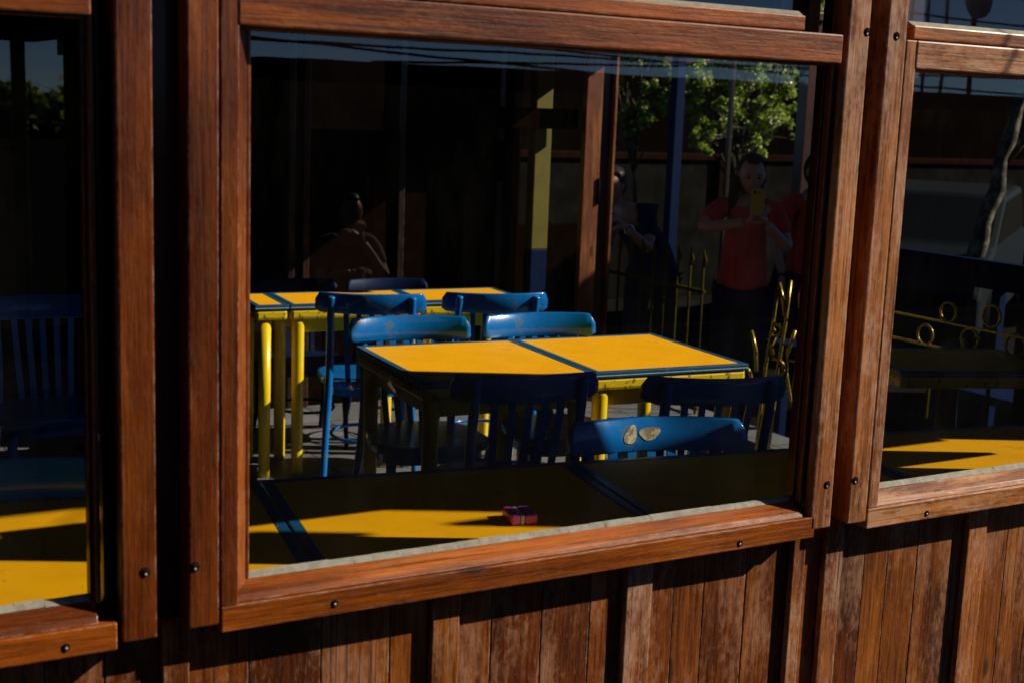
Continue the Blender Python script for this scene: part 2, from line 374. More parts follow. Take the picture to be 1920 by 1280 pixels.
def window(xl, xr, label, worn, left_flat=True, screws=(), tr_end=None, real=True):
    """xl..xr: glass. Casement with bevelled rails, putty, glass; transom above."""
    wv = M['wood_v_worn'] if worn else M['wood_v']; wh = M['wood_h_worn'] if worn else M['wood_h']
    t = thing('window', label, 'window', (xl, YG, ZB), 0, 'wooden windows of the cafe front')
    W = xr-xl; H = ZT-ZB
    y = YF-YG
    def fr(name, mbv, mat): return mbv.build(name, mat, t)
    # bottom rail: front board + sloped top running up to the glass
    fr('bottom_rail', MB().box(-.054, W+.02, y, .06, -.067, -.026, .0025, r=random.uniform(.55, .75)), wh)
    fr('sill', MB().prism([(y+.006, -.0255), (.010, -.0255), (.010, -.004), (-.012, -.002), (y+.012, -.016)], 'x', -.054+.024, W-.005, r=random.uniform(.4, .6), bev=.0015), wh)
    # top rail
    fr('top_rail', MB().box(-.030, W-.003, y-.002, .05, H+.003, H+.054, .003, r=random.uniform(.45, .6)), wh)
    # stiles
    s0 = MB().box(-.055, -.028, y, .05, -.0255, H+.054, .002, r=.5)
    s0.prism([(-.028, y+.004), (-.006, -.014), (-.006, .05), (-.028, .05)], 'z', -.006, H+.0028, r=.62)
    fr('stile', s0, wv)
    fr('stile', MB().box(W-.004, W+.003, -.030, .008, -.001, H+.054, .002, r=.5).box(W-.010, W-.0045, -.016, .006, -.001, H+.002, .001, r=.35), wv)
    # beads and putty
    fr('bead', MB().box(-.006, .001, -.013, -.004, .0, H, .002, r=.72), wv)
    fr('bead', MB().box(-.028, W-.004, -.02, -.006, H-.001, H+.006, .002, r=.65), wh)
    pt = MB()
    x = 0
    while x < W-.006:                                   # hand-run putty, a little uneven
        e = min(W-.006, x+random.uniform(.03, .06)); hh = .0065+random.uniform(-.0008, .0008)
        pt.prism([(-.011+random.uniform(-.001, .001), -.002), (.0, -.002), (-.001, hh), (-.006, hh*.65)], 'x', x, e+.0006, r=.5); x = e
    fr('putty_line', pt, M['putty'])
    fr('glass_pane', MB().box(-.01, W+.002, -.0004, .0004, -.004, H+.006, 0), M['glass']) if False else None
    g = bmesh.new(); vsn = [g.verts.new(v) for v in ((-.01, 0, -.004), (W, 0, -.004), (W, 0, H+.006), (-.01, 0, H+.006))]; g.faces.new(vsn)
    me = bpy.data.meshes.new('glass_pane'); g.to_mesh(me); g.free(); me.materials.append(M['glass'])
    go = bpy.data.objects.new('glass_pane', me); COL.objects.link(go); go.parent = t
    for hx, hz in screws:
        h = MB().tube([(hx-xl, y-.0006, hz-ZB), (hx-xl, y+.004, hz-ZB)], .0062, 16).build('screw_recess', M['hole'], t)
        MB().tube([(hx-xl+.0008, y-.0012, hz-ZB-.0024), (hx-xl, y+.002, hz-ZB-.0024)], .0034, 12).build('screw', M['screw'], h)
    return t
window(-.665, .402, 'left window, out of focus, cut by the photo edge, two lit yellow bands behind it', False, screws=[(.35, .832), (-.3, .83)])
window(.628, 1.712, 'large central window with yellow tables and blue chairs behind the glass', False, screws=[(.754, .835), (1.552, .828)])
window(1.921, 3.0, 'right window with peeling sill, gold rings on a railing behind it', True, screws=[(2.03, .829)])

def transom(x0, x1, label, worn):
    wh = M['wood_h_worn'] if worn else M['wood_h']
    t = thing('transom_window', label, 'window', (x0, YG, 1.755), 0, 'transom lights above the windows')
    W = x1-x0
    MB().box(0, W, -.036, .05, 0, .026, .003, r=random.uniform(.5, .8)).build('bottom_rail', wh, t)
    MB().prism([(-.030, .0262), (.0, .0262), (.0, .036), (-.018, .034)], 'x', .001, W-.001, r=.8, bev=.001).build('putty_line', M['putty'], t)
    MB().box(0, W, -.02, .05, .55, .60, .002).build('top_rail', wh, t)
    g = bmesh.new(); g.faces.new([g.verts.new(v) for v in ((0, .002, .03), (W, .002, .03), (W, .002, .552), (0, .002, .552))])
    me = bpy.data.meshes.new('glass_pane'); g.to_mesh(me); g.free(); me.materials.append(M['glass'])
    go = bpy.data.objects.new('glass_pane', me); COL.objects.link(go); go.parent = t
transom(-.66, .395, 'transom light above the left window', False)
transom(.60, 1.632, 'transom light above the central window, its rail ending before the dark jamb', False)
transom(1.895, 3.0, 'transom light above the right window, rail with pale chipped varnish', True)
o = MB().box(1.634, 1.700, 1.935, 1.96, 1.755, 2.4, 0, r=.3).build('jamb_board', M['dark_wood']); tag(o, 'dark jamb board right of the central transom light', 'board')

# facade above and to the right (out of frame, openings shaped for the light pattern)
fa = thing('front_wall', 'brown timber front wall above the windows, carrying the eave', 'wall')
MB().box(-4, 4.4, 1.87, 1.98, 2.356, 3.2, .0, r=.4).build('upper_boards', M['plank'], fa)
MB().box(3.012, 3.272, 1.87, 1.98, .875, 2.354, .0, r=.4).box(4.245, 4.4, 1.87, 1.98, -.3, 2.354, .0, r=.4).box(3.273, 3.72, 1.87, 1.89, 1.755, 2.354, .0, r=.4).box(3.91, 4.244, 1.87, 1.89, 1.755, 2.354, .0, r=.4).box(3.7205, 3.9095, 1.87, 1.89, 1.755, 1.90, .0, r=.4).box(3.7205, 3.9095, 1.87, 1.89, 2.13, 2.354, .0, r=.4).build('sun_slot_boards', M['plank'], fa)
MB().box(-4, -.74, 1.87, 1.98, -.3, 2.354, .0, r=.5).build('corner_boards', M['plank'], fa)
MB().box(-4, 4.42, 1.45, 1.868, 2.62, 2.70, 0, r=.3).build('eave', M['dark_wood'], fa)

# last window bay (out of frame); added inner and hung boards shape the sun streaks
window(3.33, 4.23, 'fourth window at the far end of the cafe front', True)
t = thing('sun_baffle', 'added dark sun-cutting shutter inside the fourth window', 'shutter')
MB().box(3.12, 3.66, 1.965, 1.985, 1.31, 1.72, 0, r=.3).build('baffle_leaf', M['dark_wood'], t)
t = thing('streak_mask', 'added stepped board in front of the cafe, cutting the sun streaks', 'board', (3.69, 1.30, 1.70))
MB().box(0, .60, 0, .02, 0, 1.16, .003, r=.4).box(-.23, -.001, 0, .02, .35, .57, .003, r=.4).build('mask_face', M['wood_v'], t)
MB().box(-.53, -.39, 0, .02, .57, .715, .003, r=.4).build('mask_wing', M['wood_v'], t)
MB().tube([(-.46, .01, .716), (-.30, .01, 1.0), (0, .01, 1.14)], .004, 6).build('mask_rod', M['hole'], t)
MB().box(.25, .35, .021, .145, .94, 1.0, .002).build('bracket', M['dark_wood'], t)

# ------------------------------------------------------------ building shell
cr = thing('cafe_room', 'dark interior walls and ceiling of the cafe behind the windows', 'room')
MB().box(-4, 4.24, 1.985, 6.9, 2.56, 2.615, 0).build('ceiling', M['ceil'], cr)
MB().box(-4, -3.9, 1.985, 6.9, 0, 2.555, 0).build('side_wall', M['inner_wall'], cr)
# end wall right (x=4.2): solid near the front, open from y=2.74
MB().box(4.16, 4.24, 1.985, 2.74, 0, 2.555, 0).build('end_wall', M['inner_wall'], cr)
MB().box(4.16, 4.24, 2.742, 3.42, 0, 1.42, 0).build('end_wall', M['inner_wall'], cr)  # low stretch added to keep sun off the dim yellow table
MB().box(4.16, 4.24, 4.75, 6.9, 1.96, 2.419, 0).build('end_beam', M['inner_wall'], cr)  # lower beam added to keep sun off the far chairs
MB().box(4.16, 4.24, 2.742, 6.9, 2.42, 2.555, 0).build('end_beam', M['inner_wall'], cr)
# back wall: piers and header round two openings
bw = thing('back_wall', 'dark back wall of the room with wood framed openings', 'wall')
YB = 6.62
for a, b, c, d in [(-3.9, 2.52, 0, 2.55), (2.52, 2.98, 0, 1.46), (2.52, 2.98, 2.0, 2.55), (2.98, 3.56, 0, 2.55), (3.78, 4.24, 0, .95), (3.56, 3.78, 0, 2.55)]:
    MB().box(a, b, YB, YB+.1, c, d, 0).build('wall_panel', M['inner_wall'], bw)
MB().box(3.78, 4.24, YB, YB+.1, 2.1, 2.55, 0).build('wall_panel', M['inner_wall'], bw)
for a in (2.40, 2.48, 3.02, 3.62, 3.72):
    MB().box(a, a+.035, YB-.03, YB-.002, 0, 2.5, .003).build('upright', M['dark_wood'], bw)
MB().box(3.5, 4.0, 6.36, 6.39, 1.50, 1.61, .003).build('crosspiece', M['inner_wall'], bw)
MB().box(3.30, 3.66, YB-.04, YB-.002, 1.20, 1.42, .003).build('crosspiece', M['inner_wall'], bw)
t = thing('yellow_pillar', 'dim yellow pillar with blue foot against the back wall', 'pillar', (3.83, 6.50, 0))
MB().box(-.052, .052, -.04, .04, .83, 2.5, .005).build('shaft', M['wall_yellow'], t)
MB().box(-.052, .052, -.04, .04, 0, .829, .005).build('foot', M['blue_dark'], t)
# door frame posts at the far corner
t = thing('door_frame', 'reddish wooden door frame with hinge at the far corner of the room', 'door frame', (4.0, 6.25, 0))
MB().box(.0-.03, .072, 0, .04, 0, 2.4, .003, r=.55).build('jamb', M['inner_wood'], t)
MB().box(.073, .138, .01, .04, 0, 2.4, .003, r=.5).build('door_edge', M['dark_wood'], t)
MB().box(.139, .156, -.02, .03, 0, 2.4, .003, r=.6).build('jamb', M['inner_wood'], t)
MB().tube([(.068, -.006, 1.10), (.068, -.006, 1.24)], .008, 10).build('hinge', M['hole'], t)

# ------------------------------------------------------------ tables
def table(W, D, label, loc, rz, group, roll_edge=.045, H=.75, legr=.027, name='table', legs=True, cat='table'):
    t = thing(name, label, cat, loc, rz, group)
    e = .024
    MB().box(e, W-e, e, D-e, H-.006, H, .001).build('tabletop', M['yellow_top'], t)
    f = MB()
    f.box(0, W, 0, e-.0003, H-.010, H+.0012, .002).box(0, W, D-e+.0003, D, H-.010, H+.0012, .002)
    f.box(0, e-.0003, e, D-e, H-.010, H+.0012, .002).box(W-e+.0003, W, e, D-e, H-.010, H+.0012, .002)
    f.build('edge_band', M['blue_edge'], t)
    g = MB(); g.box(.001, W-.001, .001, .0025, H-.0135, H-.0105, .0).box(.001, .0025, .003, D-.001, H-.0135, H-.0105, 0)
    g.build('pale_pinstripe', M['white_line'], t)
    g = MB(); g.box(.002, W-.002, .003, D-.003, H-.020, H-.0138, .001); g.build('under_band', M['blue_edge'], t)
    g = MB(); z = H-.0205
    g.box(.004, W-.004, .006, D-.006, z-roll_edge, z, .012); g.build('edge_slab', M['yellow_paint'], t)
    if legs:
        g = MB(); z2 = z-roll_edge-.001
        for a in (.05, D-.07): g.box(.07, W-.07, a, a+.02, z2-.06, z2, .003)
        for a in (.05, W-.07): g.box(a, a+.02, .071, D-.071, z2-.06, z2, .003)
        g.build('apron', M['yellow_leg'], t)
        for a in (.045, W-.045):
            for b in (.045, D-.045):
                MB().tube([(a, b, 0), (a, b, .01), (a, b, z2-.02), (a, b, z2)], [legr*.85, legr*.92, legr, legr], 18).build('leg', M['yellow_leg'], t)
    return t
GN = 'yellow tables along the windows'; GM = 'pair of yellow tables in the middle'; GF = 'row of yellow tables at the back'
a1 = -R(9)
u = Vector((math.cos(a1), math.sin(a1), 0)); v = Vector((-math.sin(a1), math.cos(a1), 0))
# seam of tables 2/3 front at roughly (1.60,2.33), back (1.68,2.70)
seam = Vector((1.715, 2.715, 0)); D_ = .70
c3 = seam - v*D_ + u*.003
table(.75, D_, 'near yellow table in shade under the right part of the central window', tuple(c3), a1, GN)
table(.75, D_, 'near yellow table below the central window with two sunlit streaks', tuple(c3-u*.756), a1, GN)
table(.75, D_, 'near yellow table behind the left window with sunlit bands', tuple(c3-u*1.512), a1, GN)
table(.75, D_, 'near yellow table behind the right window with sunlit slivers', tuple(c3+u*.756+v*.10), a1, GN)
a2 = -R(4)
u2 = Vector((math.cos(a2), math.sin(a2), 0)); v2 = Vector((-math.sin(a2), math.cos(a2), 0))
cm = Vector((2.405, 3.655, 0))
table(.612, .655, 'sunlit yellow table, left of the middle pair, front corner in shade', tuple(cm-u2*.614), a2, GM)
table(.612, .655, 'sunlit yellow table, right of the middle pair, ringed by a blue edge', tuple(cm), a2, GM)
a3 = -R(4)
u3 = Vector((math.cos(a3), math.sin(a3), 0))
cf = Vector((1.956, 5.335, 0))
table(.60, .37, 'back yellow table behind the left blue chair, round yellow leg in sun', tuple(cf), a3, GF)
table(.50, .37, 'back yellow table behind the right blue chair', tuple(cf+u3*.604), a3, GF)
t = thing('side_table', 'narrow yellow side table at the left end of the back row', 'table', tuple(cf-u3*.152), a3, GF)
table_parts = table(.146, .37, 'x', (0, 0, 0), 0, GF, legs=False)
for ch in list(table_parts.children): ch.parent = t
bpy.data.objects.remove(table_parts)
for b in (.045, .325):
    MB().tube([(.052, b, 0), (.052, b, .68)], [.024, .027], 18).build('leg', M['yellow_leg'], t)
t5 = table(.62, .46, 'dim yellow table without sun by the ring railing, seen through the right window', (3.46, 3.33, 0), R(-20), None, legs=False)
MB().tube([(.31, .23, .0), (.31, .23, .68)], [.05, .035], 16).build('pedestal', M['dark_wood'], t5)
# items on the near tables
p = c3-u*.756+u*.315+v*.18
t = thing('napkin_pack', 'purple striped packet of napkins on the near yellow table', 'napkins', (1.370, 2.344, .7525), R(-12))
MB().box(-.030, -.010, -.035, .035, -.0022, .020, .005).box(.0, .028, -.035, .035, -.0022, .020, .005).build('wrapper', M['purple'], t)
MB().box(-.0098, -.0002, -.034, .034, -.002, .019, .003).build('stripe', M['white'], t)

# ------------------------------------------------------------ chairs
def make_chair():
    t = thing('chair', '', 'chair')
    # origin: floor below seat centre; sitter faces -y
    # seat: rounded trapezoid, dished edge
    pts = []
    for k in range(40):
        a = 2*math.pi*k/40; c, s_ = math.cos(a), math.sin(a)
        rx = .205; ry = .20; e = 2.0/3.2
        x = rx*math.copysign(abs(c)**e, c); y = ry*math.copysign(abs(s_)**e, s_)
        x *= 1-.12*(y/.2)*.9; pts.append((x, y))
    MB().prism(pts, 'z', .432, .462, bev=.008).build('seat', M['blue'], t)
    ap = MB(); ap.prism([(x*.88, y*.88) for x, y in pts], 'z', .395, .4315); ap.build('seat_ring', M['blue'], t)
    # top rail, curved and slightly leaning
    bm = bmesh.new(); l = bm.faces.layers.float.new('rnd')
    n = 28; hw = .228
    rows = []
    for i in range(n+1):
        q = -1+2*i/n; x = q*hw; yb = .195+.062*(1-q*q)
        # rounded upper corners
        hh = .082
        d = max(0, (abs(q)-.90)/.10); top = .84-.030*(1-math.sqrt(max(0, 1-d*d))) ; bot = .757+.012*(1-math.sqrt(max(0, 1-d*d)))
        bot -= .004*(1-q*q)
        col_ = []
        for th, zz in ((-.009, bot+.004), (-.009, (top+bot)/2), (-.009, top-.005), (-.005, top), (.005, top), (.009, top-.005), (.009, (top+bot)/2), (.009, bot+.004), (.005, bot), (-.005, bot)):
            col_.append(bm.verts.new((x, yb+th+(zz-.76)*.22, zz)))
        rows.append(col_)
    for A, B in zip(rows, rows[1:]):
        for k in range(10):
            f = bm.faces.new([A[k], B[k], B[(k+1) % 10], A[(k+1) % 10]]); f.smooth = True
    bm.faces.new(rows[0][::-1]); bm.faces.new(rows[-1])
    bmesh.ops.recalc_face_normals(bm, faces=bm.faces[:])
    me = bpy.data.meshes.new('top_rail'); bm.to_mesh(me); bm.free(); me.materials.append(M['blue'])
    tr = bpy.data.objects.new('top_rail', me); COL.objects.link(tr); tr.parent = t
    def ybow(x, z): return .195+.062*(1-(x/hw)**2)+(z-.76)*.22
    for s_ in (-1, 1):
        x = s_*.165
        pth = [(x*1.16, .345, 0), (x*1.12, .285, .15), (x*1.06, .235, .33), (x*1.02, .214, .46), (x, .21, .60), (x, ybow(x, .72)+.022, .72), (x, ybow(x, .80)+.022, .80), (x, ybow(x, .83)+.021, .828)]
        # smooth the path
        P = [Vector(q) for q in pth]; Q = []
        for i in range(len(P)-1):
            p0, p1, p2, p3 = P[max(i-1, 0)], P[i], P[i+1], P[min(i+2, len(P)-1)]
            for k in range(4):
                tt = k/4
                Q.append(.5*((2*p1)+(p2-p0)*tt+(2*p0-5*p1+4*p2-p3)*tt*tt+(3*p1-p0-3*p2+p3)*tt**3))
        Q.append(P[-1])
        rd = [.0125+.0035*min(1, i/10) for i in range(len(Q))]; rd[-1] = .010
        MB().tube(Q, rd, 12).build('rear_post', M['blue'], t)
        MB().tube([(s_*.175, -.165, 0), (s_*.160, -.150, .40)], [.011, .018], 12).build('front_leg', M['blue'], t)
    for k in range(5):
        x = -.104+.052*k
        yt = ybow(x, .76)
        b = MB(); n2 = 8
        bmm = b.bm; prev = None
        for i in range(n2+1):
            z = .455+(.768-.455)*i/n2; y = .17+(yt-.17)*(i/n2)**.8
            ring = [bmm.verts.new((x*(.85+.15*i/n2)+dx, y+dy, z)) for dx, dy in ((-.011, -.004), (.011, -.004), (.011, .004), (-.011, .004))]
            if prev:
                for q in range(4): bmm.faces.new([prev[q], prev[(q+1) % 4], ring[(q+1) % 4], ring[q]])
            prev = ring
        b.build('slat', M['blue'], t)
    st = MB(); st.tube([(.150*math.cos(a), .01+.165*math.sin(a), .20) for a in [2*math.pi*k/32 for k in range(33)]], .008, 8, cap=False)
    st.build('stretcher_ring', M['blue'], t)
    return t
base = make_chair()
RB = .23      # rail centre to seat centre distance
GC = 'blue cafe chairs'
def chair(p, q, face, label, first=False, scale=1):
    """p,q: plan points of the left and right ends of the top rail as seen; face=-1 sitter faces us, +1 faces away."""
    mx, my = (p[0]+q[0])/2, (p[1]+q[1])/2
    ang = math.atan2(q[1]-p[1], q[0]-p[0])
    rz = ang if face < 0 else ang+math.pi
    back = Vector((-math.sin(rz), math.cos(rz), 0))
    c = Vector((mx, my, 0))-back*.213*scale
    if first:
        base.location = c; base.rotation_euler = (0, 0, rz); base['label'] = label; base['group'] = GC; return base
    return dup(base, c, rz, label, GC, (scale, scale, scale) if scale != 1 else None)
chair((1.98, 5.09), (2.39, 4.94), 1, 'blue chair seen from behind, left one at the back tables', True)
chair((2.51, 4.96), (2.90, 4.85), 1, 'blue chair seen from behind, right one at the back tables')
chair((1.83, 4.40), (2.28, 4.33), -1, 'blue chair facing us with sunlit glossy back, behind the left middle table')
chair((2.34, 4.32), (2.78, 4.27), -1, 'blue chair facing us, behind the seam of the middle tables')
chair((1.73, 3.40), (2.19, 3.30), 1, 'dark blue chair seen from behind, tucked under the left middle table')
chair((2.27, 3.19), (2.70, 3.06), 1, 'dark blue shaded chair seen from behind, at the right middle table')
c7 = chair((1.745, 2.785), (2.235, 2.67), -1, 'blue chair nearest the glass with two bare worn spots on its back', scale=1.04)
chair((.22, 2.86), (.66, 2.80), -1, 'dark blue chair behind the left window at the sunlit near table')
chair((.72, 5.22), (1.14, 5.20), -1, 'far blue chair with striped sunlit seat, seen through the left window')
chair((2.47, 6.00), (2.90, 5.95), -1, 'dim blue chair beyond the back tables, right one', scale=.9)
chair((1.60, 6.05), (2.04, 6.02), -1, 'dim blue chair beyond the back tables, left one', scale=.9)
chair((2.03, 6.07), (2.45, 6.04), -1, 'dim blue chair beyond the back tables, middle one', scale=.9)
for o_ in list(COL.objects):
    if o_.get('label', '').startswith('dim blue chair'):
        o_['label'] = o_['label'].replace('dim blue', 'shade-darkened blue')
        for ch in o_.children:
            ch.data = ch.data.copy(); ch.data.materials.clear(); ch.data.materials.append(M['blue_dark'])  # shade put into the colour: far chairs repainted darker than the rest
c7.scale = (1.07, 1.0, .985)
# worn spots on the nearest chair's back
bm = bmesh.new()
def wornspot(cx, cz, a, b, lean):
    vs_ = []
    for k in range(22):
        t_ = 2*math.pi*k/22; rj = 1+.12*math.sin(3*t_+cx*50)
        dx = a*math.cos(t_)*rj; dz = b*math.sin(t_)*rj
        x = cx+dx+dz*lean; z = cz+dz
        vs_.append((x, z))
    def P(x, z): return (x, .195+.062*(1-(x/.228)**2)+(z-.76)*.22-.0105, z)
    cen = bm.verts.new(P(cx, cz)); ring = [bm.verts.new(P(*q)) for q in vs_]
    for k in range(22): bm.faces.new([cen, ring[k], ring[(k+1) % 22]])
wornspot(-.055, .797, .016, .024, .25); wornspot(-.005, .800, .027, .017, .2)
bmesh.ops.recalc_face_normals(bm, faces=bm.faces[:])
me = bpy.data.meshes.new('worn_patch'); bm.to_mesh(me); bm.free(); me.materials.append(M['bare'])
wp = bpy.data.objects.new('worn_patch', me); COL.objects.link(wp); wp.parent = c7

# ------------------------------------------------------------ railings at the open end
def curve_pts(f, n): return [f(i/n) for i in range(n+1)]
def spiral(cx, cz, r0, r1, a0, turns, X):
    return [(X, cx+(r0+(r1-r0)*k/24)*math.cos(a0+turns*2*math.pi*k/24), cz+(r0+(r1-r0)*k/24)*math.sin(a0+turns*2*math.pi*k/24)) for k in range(25)]
rl = thing('iron_railing', 'yellow green picket railing at the open end of the terrace', 'railing', (4.42, 0, 0))
g = MB()
y = 5.72
while y < 7.4:
    g.tube([(0, y, -.3), (0, y, .80)], .007, 6).tube([(0, y, .80), (0, y-.012, .84), (0, y, .875), (0, y, .90)], [.007, .013, .006, .002], 6)
    y += .115
g.build('pickets', M['olive'], rl)
MB().box(-.01, .01, 5.70, 7.4, .66, .68, .002).box(-.01, .01, 5.70, 7.4, .02, .04, .002).build('rails', M['olive'], rl)
t = thing('scroll_panel', 'gold wrought iron scrollwork panel beside the middle table', 'railing', (3.92, 4.58, 0))
g = MB(); dv = Vector((.22, -.02))     # runs roughly across the view: local s -> x,y
def S(s, z): return (s*.62, -s*.78, z)
def st(pts, r=.0068): g.tube([S(a, b) for a, b in pts], r*1.2, 8)
def arc(cx, cz, r0, r1, a0, a1, n=18): return [(cx+(r0+(r1-r0)*k/n)*math.cos(a0+(a1-a0)*k/n), cz+(r0+(r1-r0)*k/n)*math.sin(a0+(a1-a0)*k/n)) for k in range(n+1)]
st([(-.02, 0), (-.01, .25), (.0, .5), (.02, .7), (.03, .86)])
st([(.03, 0), (.05, .3), (.055, .5), (.075, .7), (.085, .90)])
st([(.16, .30), (.125, .36), (.10, .46), (.095, .58), (.12, .68)], .007)
st([(.19, .42), (.165, .50), (.16, .60), (.185, .70)], .007)
st(arc(.175, .905, .034, .010, -2.2, 6.0, 26), .0065)
st([(.145, .90), (.13, .84), (.135, .78)], .0065)
st([(.035, .885), (.06, .80), (.07, .74)], .007)
st(arc(.035, .68, .030, .008, -1.4, 4.6, 22), .006)
st([(.035, .65), (.02, .60), (.03, .56)], .007)
st(arc(.035, .50, .055, .045, -2.0, 1.7, 16), .0065)
st(arc(.03, .395, .034, .010, 1.2, 7.0, 24), .006)
st([(-.075, .66), (-.05, .58), (-.04, .48)], .0075)
st(arc(-.13, .45, .075, .055, -.6, 1.3, 14), .006)
st(arc(-.15, .42, .05, .04, -.6, 1.5, 14), .0055)
st([(.0, .005), (.12, .005)], .006); st([(.095, .545), (.26, .53)], .004)
g.build('scrollwork', M['gold'], t)
MB().tube([S(.185, .42), S(.19, .36)], .009, 8).build('end_knob', M['chrome'], t)
t = thing('ring_railing', 'low railing with a row of yellow rings, beyond the right window', 'railing', (4.12, 0, 0))
for r_, (yy, zz, ra) in enumerate([(3.74, .868, .040), (3.525, .885, .042), (3.31, .895, .042), (3.62, .78, .042), (3.40, .79, .044), (3.85, .76, .04)]):
    g = MB(); g.tube([(0, yy+ra*math.cos(a), zz+ra*math.sin(a)) for a in [2*math.pi*k/28 for k in range(29)]], .0055, 8, cap=False); g.build('ring', M['gold'], t)
MB().box(-.006, .006, 2.76, 4.5, .822, .830, .001).box(-.006, .006, 2.76, 4.5, .716, .726, .001).build('rails', M['gold'], t)
g = MB()
for yy in (2.9, 3.2, 3.5, 3.8, 4.1, 4.4): g.box(-.006, .006, yy, yy+.012, .0, .716, .001)
g.build('bars', M['olive'], t)
t = thing('bench', 'blue bench with a long back beam outside the open end', 'bench', (4.95, 0, -.32))
MB().box(0, .05, 3.0, 5.4, 1.18, 1.31, .006).build('back_beam', M['blue_dark'], t)
MB().box(-.36, -.0, 3.0, 5.4, .74, .78, .006).build('seat', M['blue_dark'], t)
g = MB()
for yy in (3.1, 4.2, 5.25): g.box(0.001, .045, yy, yy+.05, 0, 1.179, .004).box(-.34, -.29, yy, yy+.05, 0, .739, .004)
g.build('legs', M['blue_dark'], t)

# ------------------------------------------------------------ outside, beyond the open end
def tree(name, label, trunk, crown, nleaf, ls, group=None, gaps=True, limbs=5, seed=1, tr=.09):
    rg = random.Random(seed)
    base = Vector(trunk[0]); t = thing(name, label, 'tree', tuple(base), 0, group)
    g = MB(); pts = [Vector(p)-base for p in trunk]
    fine = []
    for a, b in zip(pts, pts[1:]):
        for k in range(5): fine.append(a.lerp(b, k/5)+Vector((rg.uniform(-.012, .012), rg.uniform(-.012, .012), 0)))
    fine.append(pts[-1])
    g.tube(fine, [tr*(1-.5*i/len(fine)) for i in range(len(fine))], 12)
    top = pts[-1]
    cs = [(Vector(c)-base, r) for c, r in crown]
    for i, (c, r) in enumerate(cs):
        s0 = fine[int(len(fine)*.7)] if i % 2 else top
        mid = s0.lerp(c, .5)+Vector((rg.uniform(-.1, .1), rg.uniform(-.1, .1), .08))
        g.tube([s0, mid, c], [tr*.4, tr*.25, tr*.08], 7)
        for k in range(4):
            e = c+Vector((rg.uniform(-1, 1), rg.uniform(-1, 1), rg.uniform(-1, 1)))*r*.8
            g.tube([mid.lerp(c, .6), e], [tr*.12, tr*.03], 5)
    g.build('trunk', M['bark'], t)
    bm = bmesh.new(); l = bm.faces.layers.float.new('rnd')
    tot = sum(r**2 for c, r in cs)
    for c, r in cs:
        n = int(nleaf*r*r/tot)
        sub = [(c+Vector((rg.gauss(0, .5), rg.gauss(0, .5), rg.gauss(0, .5)))*r, r*rg.uniform(.18, .34)) for _ in range(max(3, int(n/60)))]
        for _ in range(n):
            sc_, sr = rg.choice(sub)
            p_ = sc_+Vector((rg.gauss(0, .6), rg.gauss(0, .6), rg.gauss(0, .6)))*sr
            q = Euler((rg.uniform(-1.1, 1.1), rg.uniform(-1.1, 1.1), rg.uniform(0, 6.3))).to_matrix()
            L = ls*rg.uniform(.7, 1.3); wd = L*.36
            vv = [bm.verts.new(p_+q @ Vector(k)) for k in ((-L*.5, 0, 0), (-L*.1, wd, .1*L), (L*.5, 0, -.05*L), (-L*.1, -wd, .1*L))]
            f = bm.faces.new(vv); f[l] = rg.random()
    me = bpy.data.meshes.new('crown'); bm.to_mesh(me); bm.free(); me.materials.append(M['leaf'])
    c_ = bpy.data.objects.new('crown', me); COL.objects.link(c_); c_.parent = t
    return t
